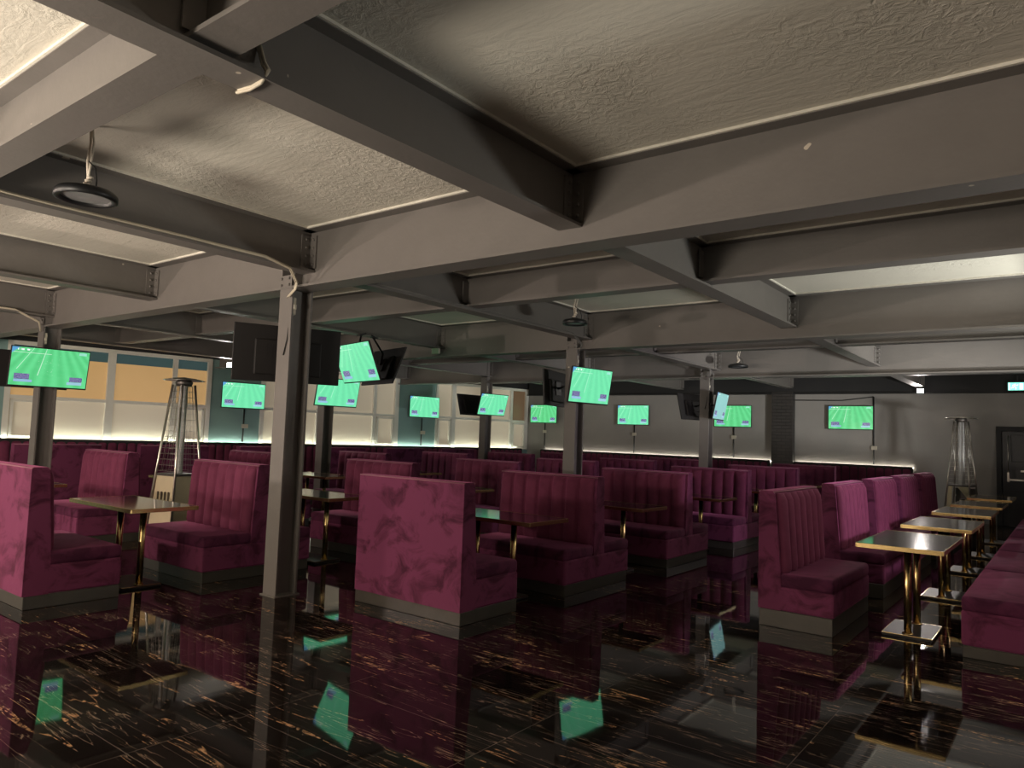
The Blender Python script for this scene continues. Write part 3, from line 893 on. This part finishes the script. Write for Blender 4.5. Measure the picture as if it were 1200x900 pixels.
# ------------------------------------------------------------------ patio heaters
def heater(label, loc, rz, zt, panel, rad, broken=False):
    t = thing('patio_heater', label, 'heater', loc, rz, 'pyramid patio heaters')
    b0, b1 = .27, .10           # half width at foot and under the burner head
    zh = zt - .10
    def half(z): return b0 + (b1 - b0) * z / zh
    mb = MB()
    for sx in (-1, 1):
        for sy in (-1, 1):
            mb.tube([(sx * b0, sy * b0, 0.0), (sx * b1, sy * b1, zh)], .016, 6)
    mb.build('frame', M['steel'], t)
    zc = .90
    h0, h1 = half(.05) - .02, half(zc) - .015
    if not broken:
        mb = MB(); bm = mb.bm
        lo = [bm.verts.new((sx * h0, sy * h0, .05)) for sx, sy in ((-1, -1), (1, -1), (1, 1), (-1, 1))]
        hi = [bm.verts.new((sx * h1, sy * h1, zc)) for sx, sy in ((-1, -1), (1, -1), (1, 1), (-1, 1))]
        bm.faces.new(lo[::-1]); bm.faces.new(hi)
        for i in range(4): bm.faces.new((lo[i], lo[(i + 1) % 4], hi[(i + 1) % 4], hi[i]))
        mb.build('cabinet', panel, t)
        mb = MB()
        for i in range(4):
            x = -.105 + .07 * i
            mb.box((x, -half(.60) + .010, .60), (.032, .012, .17), .005, 1)
        mb.build('louvre', M['louvre'], t)
    else:
        # the front of the cabinet is open: one cream side strip stays, another panel hangs loose from its corner
        def quad(name, pts, th=.012):
            q = MB(); f = [q.bm.verts.new(p) for p in pts]; g = [q.bm.verts.new((p[0], p[1] + th, p[2])) for p in pts]
            n = len(pts)
            q.bm.faces.new(f); q.bm.faces.new(g[::-1])
            for i in range(n): q.bm.faces.new((f[i], g[i], g[(i + 1) % n], f[(i + 1) % n]))
            return q.build(name, panel, t)
        y0, y1 = -half(.05) + .02, -half(zc) + .02
        quad('side_panel', [(-h0, y0, .05), (-h0 + .11, y0, .05), (-h1 + .07, y1, zc), (-h1, y1, zc)])
        quad('loose_panel', [(-.02, y1 - .015, zc - .01), (h1, y1 - .015, zc - .01), (h1 + .03, y1 - .03, zc - .30)])
        mb = MB(); mb.box((0, half(.05) - .05, .45), (2 * h1, .012, .80)); mb.build('back_panel', M['darksteel'], t)
        mb = MB(); mb.lathe([(0, .06), (.13, .06), (.15, .10), (.15, .46), (.11, .54), (.05, .57), (.05, .64), (0, .64)], (0, .03, 0), 20); mb.build('gas_bottle', M['darksteel'], t)
    mb = MB(); mb.box((0, 0, zc + .01), (2 * half(zc), 2 * half(zc), .03), .004, 1); mb.box((0, 0, .025), (2 * b0, 2 * b0, .05), .006, 1); mb.build('base_rim', M['darksteel'], t)
    mb = MB(); mb.lathe([(.055, zc + .02), (.055, zh), (.047, zh), (.047, zc + .02)], seg=16); mb.build('glass_tube', M['glass'], t)
    for sx, sy in ((0, -1), (0, 1), (1, 0), (-1, 0)):
        mb = MB()
        for i in range(16):
            z = zc + .06 + i * (zh - zc - .08) / 15
            h = half(z) - .004
            if sx == 0: mb.tube([(-h, sy * h, z), (h, sy * h, z)], .0028, 4)
            else: mb.tube([(sx * h, -h, z), (sx * h, h, z)], .0028, 4)
        for k in (-.5, 0, .5):
            a, c = half(zc + .06), half(zh - .02)
            if sx == 0: mb.tube([(k * a, sy * a, zc + .06), (k * c, sy * c, zh - .02)], .0028, 4)
            else: mb.tube([(sx * a, k * a, zc + .06), (sx * c, k * c, zh - .02)], .0028, 4)
        mb.build('guard', M['steel'], t)
    mb = MB(); mb.lathe([(0, zh - .02), (.10, zh - .02), (.115, zh + .03), (.085, zh + .075), (0, zh + .075)], seg=16); mb.build('burner_head', M['darksteel'], t)
    mb = MB(); mb.lathe([(0, zh + .07), (.12, zh + .068), (rad, zh + .055), (rad, zh + .062), (rad * .6, zh + .085), (0, zh + .105)], seg=32); mb.build('reflector', M['steel'], t)
    return t
heater('tall cream pyramid patio heater by the near window behind the table', (-9.72, 5.20, 0), R(10), 2.24, M['cream'], .27)
heater('tall pyramid patio heater with a loose panel against the grey wall beside the black door', (-1.80, 17.6, 0), R(-12), 2.33, M['cream'], .30, True)

# ------------------------------------------------------------------ hanging round lamps (unlit), flood lamps, sign
def pendant(label, x, y, zd, rad):
    t = thing('pendant_lamp', label, 'lamp', (x, y, CEIL), 0, 'unlit round pendant lamps')
    d = zd - CEIL
    mb = MB()
    mb.box((0, 0, -.006), (.11, .05, .012), .003, 1)
    mb.tube([(0, 0, -.01), (.005, 0, d * .25), (-.02, 0, d * .5), (-.012, .01, d + .10)], .009, 6)
    mb.tube([(.015, 0, -.01), (.03, .01, d * .25), (.005, .01, d * .55), (.01, 0, d + .12)], .008, 6)
    for i in range(3):
        mb.lathe([(.010, -.01), (.022, -.004), (.022, .004), (.010, .01)], (-.012 + .012 * i, .005 * i, d + .085 + .02 * i), 8)
    mb.build('hanger', M['chain'], t)
    mb = MB(); mb.tube([(.0, 0, d * .5), (.06, .02, d * .62), (.09, .02, d * .8), (.09, .02, d + .02)], .005, 6); mb.build('flex', M['blackcable'], t)
    mb = MB()
    mb.lathe([(rad * .25, d + .065), (rad * .45, d + .05), (rad * .9, d + .035), (rad, d + .015), (rad, d - .02), (rad * .93, d - .025), (rad * .80, d - .018), (rad * .78, d + .01)], seg=36)
    mb.lathe([(0, d + .075), (rad * .25, d + .065)], seg=36)
    mb.build('lamp_housing', M['black'], t)
    mb = MB(); mb.lathe([(0, d - .004), (rad * .79, d - .004)], seg=36); mb.build('diffuser', M['unlit'], t)
    return t
pendant('unlit round black lamp hanging on a chain nearest the camera', -5.05, 1.96, 3.05, .185)
pendant('unlit round lamp hanging on a chain above the middle column television', -5.09, 7.9, 3.09, .16)
pendant('unlit round lamp hanging before the column nearest the grey wall', -5.18, 14.0, 3.12, .19)

def flood(label, loc, rz):
    t = thing('flood_lamp', label, 'lamp', loc, rz, 'bright flood lamps')
    mb = MB(); mb.box((0, .05, 0), (.16, .07, .12), .012); mb.box((0, .12, .0), (.03, .10, .03)); mb.build('housing', M['black'], t)
    mb = MB(); mb.box((0, .012, 0), (.125, .008, .095), .003, 1); mb.build('lens', M['lampface'], t)
    return t
flood('small glaring flood lamp high on the grey wall near the exit sign', (-2.80, BACK - .30, 3.0), R(18))
flood('small glaring flood lamp at the head of the pier past the near window', (-15.24, 9.18, 2.98), R(20))

sg = thing('exit_sign', 'lit green exit sign at the picture edge above the black door', 'sign', (-.80, BACK - .32, 3.085))
mb = MB(); mb.box((0, 0, 0), (.62, .06, .22), .01); mb.box((-.12, .02, .16), (.02, .02, .14)); mb.box((.12, .02, .16), (.02, .02, .14)); mb.build('housing', M['black'], sg)
mb = MB(); mb.box((0, -.034, -.01), (.58, .008, .17), .004, 1); mb.build('sign_panel', M['signface'], sg)
mb = MB()
mb.box((-.265, -.040, -.01), (.02, .004, .15)); mb.box((-.05, -.040, -.01), (.055, .004, .13))   # door symbol
mb.tube([(-.16, -.041, .045), (-.16, -.041, .046)], .014, 8)
mb.tube([(-.16, -.04, .03), (-.175, -.04, -.01)], .010, 6); mb.tube([(-.175, -.04, -.01), (-.14, -.04, -.04), (-.15, -.04, -.075)], .008, 6); mb.tube([(-.175, -.04, -.01), (-.20, -.04, -.04), (-.235, -.04, -.045)], .008, 6)
mb.tube([(-.16, -.04, .025), (-.125, -.04, .01), (-.105, -.04, .03)], .007, 6); mb.tube([(-.16, -.04, .025), (-.20, -.04, .02), (-.21, -.04, -.01)], .007, 6)
mb.tube([(.05, -.04, -.01), (.16, -.04, -.01)], .010, 6); mb.tube([(.12, -.04, .03), (.165, -.04, -.01), (.12, -.04, -.05)], .010, 6)
mb.build('pictogram', M['signmark'], sg)

# ------------------------------------------------------------------ cables on the steelwork
def cable(label, pts, r, mat, n=1):
    mb = MB()
    for k in range(n):
        mb.tube([(p[0] + .012 * k, p[1], p[2] + .010 * (k % 2)) for p in pts], r, 6)
    return tag(mb.build('cable', mat), label, 'cable', 'cables on the beams')
xb = -5.86 + .085
cable('cream cables clipped along the beam above the near column', [(xb, -.6, 3.135), (xb, 1.2, 3.14), (xb, 2.0, 3.13), (xb, 3.0, 3.135), (xb + .02, 3.75, 3.13), (xb + .015, 4.02, 3.08), (xb - .07, 4.16, 2.98), (xb - .09, 4.16, 2.92), (xb - .22, 4.18, 2.86)], .008, M['cable'], 3)
cable('cream cable looped under the big beam near the camera', [(-2.83, 1.74, 3.29), (-2.805, 1.76, 3.19), (-2.735, 1.74, 3.125), (-2.77, 1.735, 3.088), (-2.86, 1.74, 3.086), (-2.95, 1.73, 3.092)], .008, M['cable'], 2)
cable('grey cable along the beam leading to the middle column', [(xb, 4.6, 3.135), (xb, 6.0, 3.13), (xb, 7.2, 3.135), (xb, 8.9, 3.13), (xb - .05, 9.24, 3.0), (xb - .14, 9.30, 2.88)], .008, M['greycable'], 2)
cable('grey cable along the beam leading to the column nearest the grey wall', [(xb, 9.8, 3.135), (xb, 12.0, 3.13), (xb, 13.9, 3.13), (xb - .05, 14.36, 3.0), (xb - .14, 14.42, 2.88)], .008, M['greycable'], 2)
cable('pale cable clipped along the beam leading to the window-side column', [(-11.88, -.5, 3.135), (-11.88, 2.0, 3.13), (-11.88, 3.8, 3.13), (-11.9, 4.12, 3.0), (-11.98, 4.18, 2.88)], .010, M['cable'], 2)
b = MB(); b.box((-8.86, 9.28, 3.04), (.16, .06, .10), .008)
tag(b.build('junction_box', M['white']), 'white box on the girder above the black hanging television', 'junction box', 'junction boxes on the columns')
